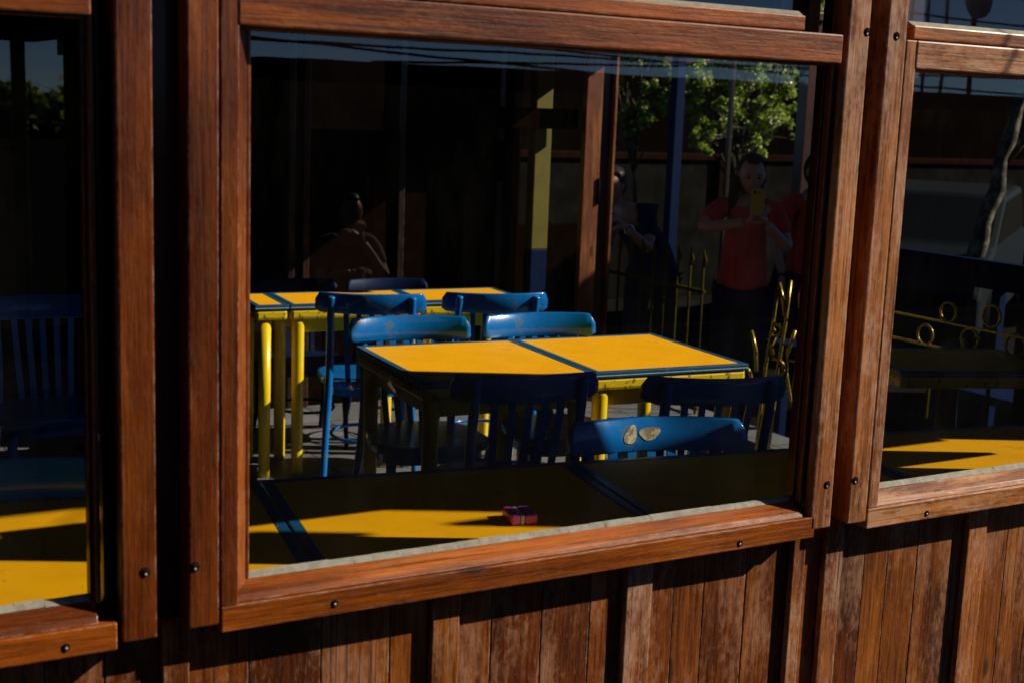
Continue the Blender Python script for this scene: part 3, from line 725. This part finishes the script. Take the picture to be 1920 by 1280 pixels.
tree('leafy_tree', 'sunlit leafy shrub tree seen through the open end, right of the door frame',
     [(8.35, 10.3, -.32), (8.3, 10.3, .6), (8.25, 10.2, 1.3)],
     [((7.73, 10.15, 1.95), 0.12), ((7.75, 10.17, 1.48), 0.13), ((7.81, 10.33, 1.42), 0.11), ((7.55, 10.35, 1.80), 0.08), ((7.99, 10.47, 1.78), 0.14), ((7.58, 9.71, 1.70), 0.09), ((7.60, 9.89, 1.38), 0.12), ((7.72, 10.37, 1.69), 0.14), ((7.75, 10.23, 1.65), 0.11), ((8.00, 10.50, 1.90), 0.14), ((7.66, 9.88, 1.54), 0.09), ((7.88, 10.02, 1.90), 0.11), ((7.98, 10.38, 1.36), 0.10), ((7.96, 10.08, 1.99), 0.12), ((7.54, 10.20, 1.86), 0.10), ((7.54, 9.97, 1.98), 0.15), ((7.56, 9.90, 1.42), 0.09), ((7.90, 9.84, 1.72), 0.12), ((8.10, 10.29, 1.49), 0.14), ((8.04, 10.04, 1.55), 0.10), ((8.70, 10.34, 1.61), 0.16), ((8.11, 10.02, 2.00), 0.14), ((8.03, 10.49, 1.55), 0.10), ((8.54, 9.96, 1.61), 0.09), ((8.02, 10.17, 1.57), 0.13), ((8.24, 10.06, 2.07), 0.12), ((8.39, 10.39, 1.53), 0.09), ((8.65, 10.35, 1.57), 0.10), ((8.52, 10.45, 1.54), 0.17), ((8.63, 10.18, 1.70), 0.09), ((7.98, 10.47, 1.57), 0.14), ((8.15, 10.36, 1.82), 0.11), ((8.09, 10.28, 1.45), 0.10), ((8.38, 10.38, 1.83), 0.11), ((8.66, 9.86, 1.41), 0.10), ((8.29, 9.75, 1.52), 0.11), ((8.39, 9.81, 1.65), 0.16), ((8.70, 10.23, 1.88), 0.13), ((8.06, 9.73, 1.41), 0.16), ((8.49, 10.47, 1.41), 0.14), ((8.32, 10.28, 1.62), 0.17), ((8.01, 10.14, 1.92), 0.16), ((8.52, 10.26, 1.96), 0.16), ((8.22, 10.25, 2.03), 0.16), ((8.27, 10.33, 2.00), 0.13), ((8.43, 10.01, 1.81), 0.13), ((8.01, 10.21, 2.10), 0.16), ((8.51, 10.01, 1.91), 0.13), ((8.29, 10.37, 1.46), 0.15), ((7.97, 10.18, 1.74), 0.10), ((8.49, 10.10, 1.83), 0.16), ((8.15, 9.71, 1.61), 0.14), ((8.11, 9.84, 2.03), 0.14), ((8.29, 10.41, 1.63), 0.14), ((7.75, 10.04, 2.56), 0.16), ((8.60, 10.01, 2.41), 0.11), ((7.67, 10.10, 2.59), 0.16), ((8.39, 10.46, 2.19), 0.10), ((8.06, 9.92, 2.15), 0.12), ((8.28, 10.10, 2.22), 0.16), ((8.73, 10.06, 2.05), 0.08), ((8.59, 9.73, 2.50), 0.13), ((7.89, 10.33, 2.01), 0.09), ((8.07, 9.72, 2.58), 0.10), ((7.68, 9.74, 2.44), 0.12), ((8.29, 10.22, 2.57), 0.17), ((8.36, 9.86, 2.33), 0.10), ((7.51, 10.08, 2.50), 0.10), ((7.84, 9.98, 2.49), 0.13), ((8.27, 10.30, 2.28), 0.15), ((8.63, 9.77, 2.65), 0.15), ((7.66, 10.06, 2.44), 0.16), ((7.97, 10.16, 2.62), 0.15), ((8.68, 10.07, 2.46), 0.10), ((8.40, 10.35, 2.45), 0.14), ((7.77, 10.42, 2.69), 0.17), ((8.17, 10.33, 2.22), 0.16), ((8.57, 9.98, 2.06), 0.12), ((8.19, 10.31, 2.34), 0.08), ((8.51, 9.75, 2.56), 0.10)], 26000, .036, seed=4, tr=.03)
tree('leafy_tree', 'sparser sunlit leafy tree next to the door frame',
     [(7.35, 10.7, -.32), (7.4, 10.7, .8), (7.2, 10.6, 1.4)],
     [((7.12, 10.67, 1.46), 0.06), ((7.21, 10.63, 2.14), 0.11), ((7.42, 10.50, 2.25), 0.06), ((7.06, 10.52, 1.60), 0.11), ((7.27, 10.51, 2.15), 0.09), ((7.11, 10.43, 2.15), 0.12), ((7.05, 10.71, 2.27), 0.09), ((7.24, 10.32, 1.85), 0.09), ((7.25, 10.22, 2.27), 0.09), ((7.15, 10.68, 1.87), 0.09), ((7.30, 10.24, 1.85), 0.08), ((7.43, 10.75, 1.58), 0.09), ((7.01, 10.46, 2.12), 0.12), ((7.19, 10.39, 1.51), 0.10), ((7.41, 10.28, 2.08), 0.05), ((7.05, 10.34, 1.99), 0.08), ((7.13, 10.57, 1.42), 0.11), ((7.01, 10.51, 1.57), 0.07), ((7.22, 10.46, 1.69), 0.08), ((7.21, 10.30, 1.52), 0.10), ((7.27, 10.52, 2.15), 0.10), ((7.38, 10.34, 2.05), 0.11), ((7.40, 10.39, 1.63), 0.12), ((7.06, 10.80, 2.19), 0.06)], 7000, .036, seed=9, tr=.025)
t = thing('leaning_trunk', 'rough grey leaning tree trunk outside, seen through the right window', 'tree', (8.28, 7.5, -.32))
fine = [(0+.02*math.sin(k*1.3)+.045*k/2, .015*math.sin(k*2.1)-.01*k, k*.13) for k in range(24)]
MB().tube(fine, [.085-.0022*k+.008*math.sin(k*1.9) for k in range(24)], 14).build('trunk', M['bark'], t)
MB().tube([(.30, -.05, 1.55), (.55, -.2, 1.95), (.62, -.3, 2.5)], [.04, .03, .02], 8).build('limb', M['bark'], t)
# far walls
t = thing('garden_wall', 'low grey rendered wall with a coping beyond the trees', 'wall', (4, 11.6, -.32))
MB().box(0, 14, 0, .2, 0, 1.45, .01).build('wall_face', M['stone'], t)
MB().box(-.05, 14, -.04, .24, 1.452, 1.52, .01).build('coping', M['brick'], t)
MB().box(5.05, 5.35, -.06, -.002, .9, 1.50, .01).build('brick_patch', M['brick'], t)
t = thing('dark_house', 'tall dark timber house far behind the trees', 'house', (2, 15, -.32))
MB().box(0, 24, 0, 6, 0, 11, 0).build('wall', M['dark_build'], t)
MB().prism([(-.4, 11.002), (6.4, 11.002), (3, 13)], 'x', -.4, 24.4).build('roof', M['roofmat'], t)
g = MB()
for k in range(6): g.box(1.5+k*3.6, 2.6+k*3.6, -.03, -.004, 2.6, 4.2, .01)
g.build('shutters', M['dark_wood'], t)
for (X, Y, label, mt, w_) in [(6.84, 9.35, 'blue painted post outside behind the railing', 'blue_dark', .09), (6.70, 8.45, 'thin dark post outside in front of the leafy tree', 'dark_wood', .035), (6.72, 7.6, 'thick dark post outside at the right of the leafy tree', 'dark_wood', .10)]:
    t = thing('outdoor_post', label, 'post', (X, Y, -.32))
    MB().box(-w_/2, w_/2, -w_/2, w_/2, 0, 2.62, .006).build('shaft', M[mt], t)
    MB().box(-w_*.8, w_*.8, -w_*.8, w_*.8, 2.622, 2.68, .006).build('cap', M[mt], t)
# parked car
t = thing('parked_car', 'grey car parked outside, dim through the right window', 'car', (9.3, 8.9, -.32), R(35))
side = [(-2.0, .30), (-2.05, .62), (-1.85, .86), (-1.25, .95), (-.75, 1.36), (.55, 1.40), (1.15, 1.0), (1.9, .88), (2.05, .60), (2.0, .30)]
MB().prism(side, 'y', -.82, .82, bev=.05).build('body', M['car'], t)
MB().prism([(-1.12, .97), (-.72, 1.30), (.50, 1.33), (1.0, 1.0)], 'y', -.826, .826).build('side_windows', M['black'], t)
for sx in (-1.3, 1.25):
    for sy in (-.78, .78):
        wq = MB().tube([(sx, sy-.09, .31), (sx, sy+.09, .31)], .31, 24).build('wheel', M['tyre'], t)
        MB().tube([(sx, sy-.095, .31), (sx, sy+.095, .31)], .18, 20).build('rim', M['car'], wq)
t = thing('shade_board', 'added dark board outside the open end, shading the dim yellow table', 'board', (4.9, 2.80, -.32))  # unseen panel added to block sun from the table by the rings
MB().box(0, .04, -.25, .58, .5, 2.04, .004).build('shade_board_face', M['dark_wood'], t)
for a in (.02, .40): MB().box(.0, .04, a, a+.03, 0, .499, .003).build('leg', M['dark_wood'], t)
t = thing('skylight_block', 'added tall dark block across the street on the left, cutting skylight', 'building', (-26, -15, -.32))  # unseen block added to cut sky light on the front
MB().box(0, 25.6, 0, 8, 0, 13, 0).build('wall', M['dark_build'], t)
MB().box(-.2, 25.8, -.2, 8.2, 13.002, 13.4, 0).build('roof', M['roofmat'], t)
for r_ in range(4):
    for k in range(7): MB().box(1.2+k*3.5, 2.3+k*3.5, 8.002, 8.05, 1+r_*3, 2.7+r_*3, .01).build('window', M['black'], t)
# kiosk (added, out of frame) to shade the people at the railing
t = thing('blocker', 'added dark timber kiosk on the street outside the open end', 'blocker', (7.5, 4.55, -.32))
MB().box(0, 1.2, 0, 1.65, 0, 3.2, 0).build('blocker_body', M['dark_build'], t)
MB().box(-.15, 1.35, -.15, 1.8, 3.202, 3.27, .01).build('roof', M['roofmat'], t)
MB().box(-.02, -.002, .3, 1.3, 1.1, 2.0, .005).build('blocker_panel', M['wall_yellow'], t)

# ------------------------------------------------------------ across the street (seen as reflections)
t = thing('market_stall', 'long low dark stall across the street', 'stall', (4.07, -8.6, -.32))
MB().box(0, 14, 0, .6, 0, 2.26, .01).build('front', M['dark_build'], t)
MB().box(-.05, 14.1, -.1, .7, 2.262, 2.30, .005).build('roof', M['roofmat'], t)
g = MB()
for k in range(12): g.box(.4+k*1.15, .45+k*1.15, .602, .63, 0, 2.2, .004)
g.build('uprights', M['dark_wood'], t)
t = thing('satellite_dish', 'white satellite dish on a short mast above the stall roof', 'satellite dish', (13.3, -8.3, 1.98))
MB().tube([(0, 0, 0), (0, 0, 1.15)], .03, 8).build('mast', M['black'], t)
ellip_ = bmesh.new(); bmesh.ops.create_uvsphere(ellip_, u_segments=24, v_segments=12, radius=.22)
for v_ in ellip_.verts: v_.co = Vector((v_.co.x, v_.co.y*.25+.05, v_.co.z+1.15))
me = bpy.data.meshes.new('dish'); ellip_.to_mesh(me); ellip_.free(); me.materials.append(M['white'])
o = bpy.data.objects.new('dish', me); COL.objects.link(o); o.parent = t
for k, (X, lab) in enumerate([(12.15, 'thin pale pole, leftmost of three standing on the stall'), (12.42, 'thin pale pole, middle one of three standing on the stall'), (12.72, 'thin pale pole, rightmost of three standing on the stall')]):
    o = MB().tube([(X, -8.2, 1.98), (X, -8.2, 3.9)], .022, 8).build('pole', M['white']); tag(o, lab, 'pole', 'pale poles on the stall')
t = thing('pavilion', 'open pavilion with yellow columns across the street', 'pavilion', (1.64, -4.2, -.32))
MB().box(-.065, .065, -.06, .06, 1.5, 2.12, .004).build('column', M['wall_yellow'], t)
MB().box(-.07, .07, -.065, .065, 0, 1.498, .004).build('column_foot', M['blue_dark'], t)
MB().box(-6, .4, -3.6, .2, 2.30, 2.42, .004).build('roof', M['roofmat'], t)
MB().box(-.09, .09, -.09, .09, 2.122, 2.298, .004).build('capital', M['dark_wood'], t)
g = MB()
for k in range(9): g.box(-.9-k*.5, -.84-k*.5, -3.5, .15, 2.22, 2.298, .003)
g.build('rafters', M['inner_wood'], t)
MB().box(-5.9, -5.78, -3.5, -3.4, 0, 2.298, .004).build('column', M['wall_yellow'], t)
MB().box(.2, .3, -3.5, -3.4, 0, 2.298, .004).build('column', M['wall_yellow'], t)
rg = random.Random(5)
for i in range(9):
    X = -30+i*9+rg.uniform(-2, 2); Y = -44+rg.uniform(-4, 4); h = rg.uniform(-.2, 1.2)
    tree('distant_tree', f'distant tree on the skyline across the street, {["low round","broad","tall thin","bushy","leaning","sparse","dense","wide low","small"][i]} crown', [(X, Y, -.32), (X+.2, Y, 1.0+h*.4)],
         [((X, Y, 1.2+h*.5), 1.6), ((X+2.2, Y, .9+h*.3), 1.5), ((X-2.2, Y, .8+h*.3), 1.5), ((X+4, Y, .5), 1.2)], 1300, .35, 'distant trees on the skyline', seed=20+i, tr=.2)
o = MB().box(-60, 60, -58, -57.5, -.32, 1.6, 0).build('hills', M['stone']); struct(o)
for i, (xa, za, xb, zb, Y) in enumerate([(3.0, 2.36, 16, 1.98, -8.0), (1.5, 2.26, 13, 1.80, -7.6), (2.5, 2.15, 18, 2.30, -8.3), (5.0, 1.98, 17, 2.55, -7.8), (6, 3.1, 18, 2.8, -8.1), (6, 3.4, 18, 3.05, -7.7)]):
    n = 16; pts = [(xa+(xb-xa)*k/n, Y, za+(zb-za)*k/n-.06*4*(k/n)*(1-k/n)) for k in range(n+1)]
    o = MB().tube(pts, .014, 6).build('overhead_cable', M['cable'])
    tag(o, ['sagging cable falling steeply to the right over the stall', 'second cable falling to the right over the stall', 'nearly level cable just above the stall roof', 'cable rising to the right over the stall', 'high cable falling to the right', 'topmost cable over the street'][i], 'cable', 'overhead cables across the street')
for (X, z1, lab) in [(1.4, 3.3, 'left wooden pole carrying the cables'), (17.5, 3.6, 'right wooden pole carrying the cables')]:
    t = thing('utility_pole', lab, 'pole', (X, -8.0, -.32))
    MB().tube([(0, 0, 0), (0, 0, z1+.32)], [.10, .075], 12).build('pole', M['bark'], t)
    MB().box(-.05, .05, -.6, .6, z1+.0, z1+.08, .005).build('crossarm', M['dark_wood'], t)

# ------------------------------------------------------------ people
def skin_obj(name, verts, edges, radii, mat, parent, sub=2, root=0):
    me = bpy.data.meshes.new(name); me.from_pydata(verts, edges, []); me.update()
    o = bpy.data.objects.new(name, me); COL.objects.link(o)
    md = o.modifiers.new('s', 'SKIN'); md.use_smooth_shade = True; md.branch_smoothing = .6
    for i, r in enumerate(radii):
        sv = me.skin_vertices[0].data[i]; sv.radius = r if isinstance(r, tuple) else (r, r); sv.use_root = (i == root)
    s2 = o.modifiers.new('u', 'SUBSURF'); s2.levels = sub; s2.render_levels = sub
    dg = bpy.context.evaluated_depsgraph_get(); dg.update()
    nm = bpy.data.meshes.new_from_object(o.evaluated_get(dg)); nm.name = name
    bpy.data.objects.remove(o)
    for p_ in nm.polygons: p_.use_smooth = True
    nm.materials.clear(); nm.materials.append(mat)
    o = bpy.data.objects.new(name, nm); COL.objects.link(o); o.parent = parent
    return o
def ellip(name, c, r, mat, parent, rot=None, deform=None):
    bm = bmesh.new(); bmesh.ops.create_uvsphere(bm, u_segments=28, v_segments=20, radius=1)
    for v_ in bm.verts:
        p_ = v_.co.copy()
        if deform: p_ = deform(p_)
        p_ = Vector((p_.x*r[0], p_.y*r[1], p_.z*r[2]))
        if rot: p_ = rot @ p_
        v_.co = p_+Vector(c)
    for f in bm.faces: f.smooth = True
    me = bpy.data.meshes.new(name); bm.to_mesh(me); bm.free(); me.materials.append(mat)
    o = bpy.data.objects.new(name, me); COL.objects.link(o); o.parent = parent; return o
def face_def(p_):
    q = p_.copy()
    if q.z < 0: q.x *= 1-.32*(-q.z)**1.6; q.y *= 1-.12*(-q.z)
    if q.y < -.5:                                     # nose, brow, chin
        nz = math.exp(-((q.x/.16)**2+((q.z+.12)/.24)**2)); q.y -= .22*nz
        q.y += .09*math.exp(-(((abs(q.x)-.38)/.2)**2+((q.z-.08)/.14)**2))
        q.y -= .05*math.exp(-((q.x/.35)**2+((q.z+.52)/.1)**2))
        q.y -= .06*math.exp(-((q.x/.3)**2+((q.z+.92)/.15)**2))
    return q
def hand(name, wrist, dirv, palmn, curl, parent, skin, up=Vector((0, 0, 1)), thumb=1):
    d = dirv.normalized(); n_ = palmn.normalized(); sd = d.cross(n_).normalized()
    W = Vector(wrist)
    V = [W, W+d*.045, W+d*.085]; E = [(0, 1), (1, 2)]; RR = [(.022, .016), (.034, .015), (.034, .014)]
    for k, (o_, L) in enumerate([(-.030, .060), (-.010, .072), (.010, .068), (.030, .052)]):
        b = W+d*.088+sd*o_; i0 = len(V); V.append(b); RR.append(.010); E.append((2, i0))
        a = 0; p_ = b
        for s_ in range(3):
            a += curl*(.7+.15*k*.3); dd = d*math.cos(a)+n_*math.sin(a); p_ = p_+dd*L/3*1.25
            V.append(p_); RR.append(.0092-.001*s_); E.append((len(V)-2, len(V)-1))
    b = W+d*.035+sd*thumb*.030; i0 = len(V); V.append(b); RR.append(.013); E.append((1, i0))
    for s_, L in enumerate((.03, .028)):
        b = b+(d*.75+sd*thumb*.55+n_*.35*(s_+1)).normalized()*L; V.append(b); RR.append(.011-.0015*s_); E.append((len(V)-2, len(V)-1))
    return skin_obj(name, [tuple(q) for q in V], E, RR, skin, parent, 1)
def person(name_label, loc, rz, J, top, legs, hairlen, shoe=M['black'], headrot=None, phone=None, hands=True, group=None):
    t = thing('person', name_label, 'person', loc, rz, group)
    # body: pelvis root
    V = [J['pelvis'], J['waist'], J['chest'], J['neck0'], J['neck1'],
         J['shL'], J['elL'], J['wrL'], J['shR'], J['elR'], J['wrR'], J['hipL'], J['knL'], J['anL'], J['toL'], J['hipR'], J['knR'], J['anR'], J['toR']]
    E = [(0, 1), (1, 2), (2, 3), (3, 4), (3, 5), (5, 6), (6, 7), (3, 8), (8, 9), (9, 10), (0, 11), (11, 12), (12, 13), (13, 14), (0, 15), (15, 16), (16, 17), (17, 18)]
    Rr = [(.135, .10), (.115, .085), (.135, .10), (.075, .065), (.048, .048), .052, .040, .026, .052, .040, .026, .085, .056, .038, .03, .085, .056, .038, .03]
    body = skin_obj('body', V, E, Rr, M['skin'], t)
    # shirt over torso and upper arms
    sv = [J['pelvis'], J['waist'], J['chest'], J['neck0'], J['shL'], tuple(Vector(J['shL']).lerp(Vector(J['elL']), .75)), J['shR'], tuple(Vector(J['shR']).lerp(Vector(J['elR']), .75))]
    hem = tuple(Vector(J['pelvis'])+Vector((0, 0, -.05)))
    skin_obj('shirt', [hem]+sv, [(0, 1), (1, 2), (2, 3), (3, 4), (4, 5), (5, 6), (4, 7), (7, 8)],
             [(.180, .135), (.165, .130), (.150, .112), (.158, .122), (.078, .072), .070, .060, .070, .060], top, t)
    lv = [tuple(Vector(J['pelvis'])+Vector((0, 0, .0))), J['hipL'], J['knL'], tuple(Vector(J['knL']).lerp(Vector(J['anL']), .9)), J['hipR'], J['knR'], tuple(Vector(J['knR']).lerp(Vector(J['anR']), .9))]
    skin_obj('trousers', lv, [(0, 1), (1, 2), (2, 3), (0, 4), (4, 5), (5, 6)], [(.150, .115), .098, .068, .052, .098, .068, .052], legs, t)
    for s_ in 'LR':
        a, b = Vector(J['an'+s_]), Vector(J['to'+s_])
        skin_obj('shoe', [tuple(a+Vector((0, .03, -.03))), tuple(a.lerp(b, .5)+Vector((0, 0, -.02))), tuple(b)], [(0, 1), (1, 2)], [.042, .044, .036], shoe, t, 1)
    hc = Vector(J['head']); hr = headrot or Matrix.Identity(3)
    hd = ellip('head', hc, (.076, .094, .112), M['skin'], t, hr, face_def)
    def hp(x, y, z): return hc+hr @ Vector((x, y, z))
    for s_ in (-1, 1):
        ellip('eye', hp(s_*.031, -.084, .006), (.0125, .007, .006), M['black'], hd)
        ellip('eyebrow', hp(s_*.032, -.089, .026), (.018, .005, .003), M['hair'], hd)
        ellip('ear', hp(s_*.076, .004, .0), (.009, .018, .028), M['skin'], hd)
    ellip('mouth', hp(0, -.090, -.057), (.022, .006, .005), M['red'], hd)
    def hdf(p_):
        q = p_.copy()
        if q.y < -.10 and q.z < .48+.25*abs(q.x): q.y = -.10+(q.y+.10)*.12
        wv = 1+.05*math.sin(q.x*23+q.z*5)
        q.x *= wv; q.y *= wv
        if q.z < 0: q.z *= hairlen; q.x *= 1+.10*(hairlen-1)
        return q
    if hairlen > 1.2: skin_obj('hair_lock', [tuple(hp(-.07, .01, .0)), tuple(hp(-.10, -.01, -.09)), tuple(hp(-.105, -.04, -.20)), tuple(hp(-.09, -.05, -.29))], [(0, 1), (1, 2), (2, 3)], [.035, .036, .030, .012], M['hair'], t, 2)
    ellip('hair', hp(0, .014, .018), (.088, .102, .116), M['hair'], t, hr, hdf)
    return t
def H_(z): return z
# woman photographing with a phone
J = dict(pelvis=(0, 0, .94), waist=(0, .0, 1.08), chest=(0, .0, 1.27), neck0=(0, .0, 1.42), neck1=(.0, -.01, 1.50),
         head=(.015, -.03, 1.585),
         shL=(.165, 0, 1.385), elL=(.25, -.15, 1.17), wrL=(.115, -.30, 1.33),
         shR=(-.165, 0, 1.385), elR=(-.26, -.18, 1.27), wrR=(.0, -.30, 1.33),
         hipL=(.09, 0, .86), knL=(.11, -.02, .48), anL=(.12, .02, .08), toL=(.13, -.12, .03),
         hipR=(-.09, 0, .86), knR=(-.10, -.03, .48), anR=(-.11, .0, .08), toR=(-.13, -.14, .03))
wpos = Vector((5.15, 6.28, -.32)); rzw = math.atan2(-wpos.x, wpos.y)
pw_ = person('woman in a red shirt outside, holding up a phone in a yellow case', tuple(wpos), rzw, J, M['red'], M['denim'], 1.35,
             headrot=Euler((R(12), 0, R(8))).to_matrix())
hand('hand', (.115, -.30, 1.33), Vector((-.45, -.35, .75)), Vector((-.8, -.2, -.2)), .55, pw_, M['skin'], thumb=1)
hand('hand', (.0, -.30, 1.33), Vector((.55, -.25, .6)), Vector((.5, .6, -.3)), .45, pw_, M['skin'], thumb=-1)
ph = thing('phone', 'phone in a yellow case held up by the woman in red', 'phone', tuple(wpos+Vector((0, 0, 0))), rzw)
MB().box(.018, .092, -.405, -.394, 1.385, 1.53, .004).build('case', M['phone'], ph)
MB().box(.022, .088, -.3935, -.391, 1.39, 1.525, .001).build('screen', M['black'], ph)
MB().tube([(.038, -.4065, 1.508), (.038, -.405, 1.508)], .009, 14).tube([(.06, -.4065, 1.508), (.06, -.405, 1.508)], .006, 12).build('camera_lens', M['black'], ph)
# leaning man half hidden by the door frame
J2 = dict(pelvis=(.12, .05, .92), waist=(.10, .03, 1.05), chest=(.0, .0, 1.20), neck0=(-.09, -.03, 1.30), neck1=(-.13, -.05, 1.37),
          head=(-.17, -.08, 1.46), shL=(.06, -.06, 1.30), elL=(.08, -.24, 1.08), wrL=(-.06, -.36, 1.22),
          shR=(-.20, .04, 1.27), elR=(-.30, -.12, 1.05), wrR=(-.16, -.28, 1.14),
          hipL=(.20, .03, .84), knL=(.22, -.03, .46), anL=(.22, .04, .08), toL=(.20, -.10, .03),
          hipR=(.03, .05, .84), knR=(.0, -.06, .46), anR=(.02, .02, .08), toR=(-.02, -.12, .03))
mp_ = Vector((4.95, 7.12, -.32)); rz2 = math.atan2(-mp_.x, mp_.y)
p2 = person('man in a navy shirt leaning beside the door frame, wearing a wristwatch', tuple(mp_), rz2, J2, M['navy'], M['denim'], .9, headrot=Euler((R(20), 0, R(-35))).to_matrix())
hand('hand', (-.06, -.36, 1.22), Vector((-.6, -.2, .5)), Vector((-.3, .2, -.8)), .5, p2, M['skin'])
hand('hand', (-.16, -.28, 1.14), Vector((.2, -.3, .6)), Vector((.3, .2, -.8)), .5, p2, M['skin'])
g = MB(); g.tube([(-.05+.030*math.cos(a), -.35, 1.21+.030*math.sin(a)) for a in [2*math.pi*k/20 for k in range(21)]], .006, 6, cap=False); 
wt = g.build('wristwatch', M['chrome']); wt.location = mp_; wt.rotation_euler = (0, 0, rz2); tag(wt, 'steel wristwatch on the wrist of the leaning man', 'watch')
# second red shirt, mostly behind the window frame
J3 = dict(J); p3w = Vector((6.05, 6.72, -.32))
J3.update(wrL=(.22, -.10, .92), elL=(.24, -.02, 1.12), wrR=(-.22, -.10, .92), elR=(-.24, -.02, 1.12))
p3 = person('person in a red shirt outside, half hidden by the right edge of the central window', tuple(p3w), math.atan2(-p3w.x, p3w.y)+R(25), J3, M['red'], M['denim'], 1.0)
hand('hand', J3['wrL'], Vector((0, -.1, -1)), Vector((-1, 0, 0)), .2, p3, M['skin'])
hand('hand', J3['wrR'], Vector((0, -.1, -1)), Vector((1, 0, 0)), .2, p3, M['skin'], thumb=-1)
# man seated across the street, only a dim reflection
J4 = dict(pelvis=(0, 0, .55), waist=(0, -.02, .68), chest=(0, -.05, .88), neck0=(0, -.06, 1.03), neck1=(.0, -.08, 1.10), head=(0, -.10, 1.20),
          shL=(.17, -.05, 1.0), elL=(.24, -.15, .76), wrL=(.10, -.35, .85), shR=(-.17, -.05, 1.0), elR=(-.22, -.22, .78), wrR=(-.04, -.22, 1.02),
          hipL=(.10, -.05, .52), knL=(.14, -.45, .52), anL=(.14, -.42, .09), toL=(.14, -.56, .04),
          hipR=(-.10, -.05, .52), knR=(-.14, -.45, .52), anR=(-.14, -.42, .09), toR=(-.14, -.56, .04))
sp = Vector((3.45, -4.6, -.32))
p4 = person('man in a dark grey shirt seated on a bench across the street', tuple(sp), math.pi-math.atan2(1, 3)*0, J4, M['grey_cloth'], M['denim'], .9)
hand('hand', J4['wrL'], Vector((-.5, -.6, .2)), Vector((0, 0, -1)), .4, p4, M['skin'])
hand('hand', J4['wrR'], Vector((.1, .1, 1)), Vector((0, 1, 0)), .6, p4, M['skin'], thumb=-1)
t = thing('bench', 'plain wooden bench under the seated man across the street', 'bench', tuple(sp))
MB().box(-.7, .7, -.2, .2, .41, .455, .005).build('seat', M['inner_wood'], t)
for a in (-.6, .55): MB().box(a, a+.05, -.17, .17, 0, .409, .004).build('leg', M['inner_wood'], t)
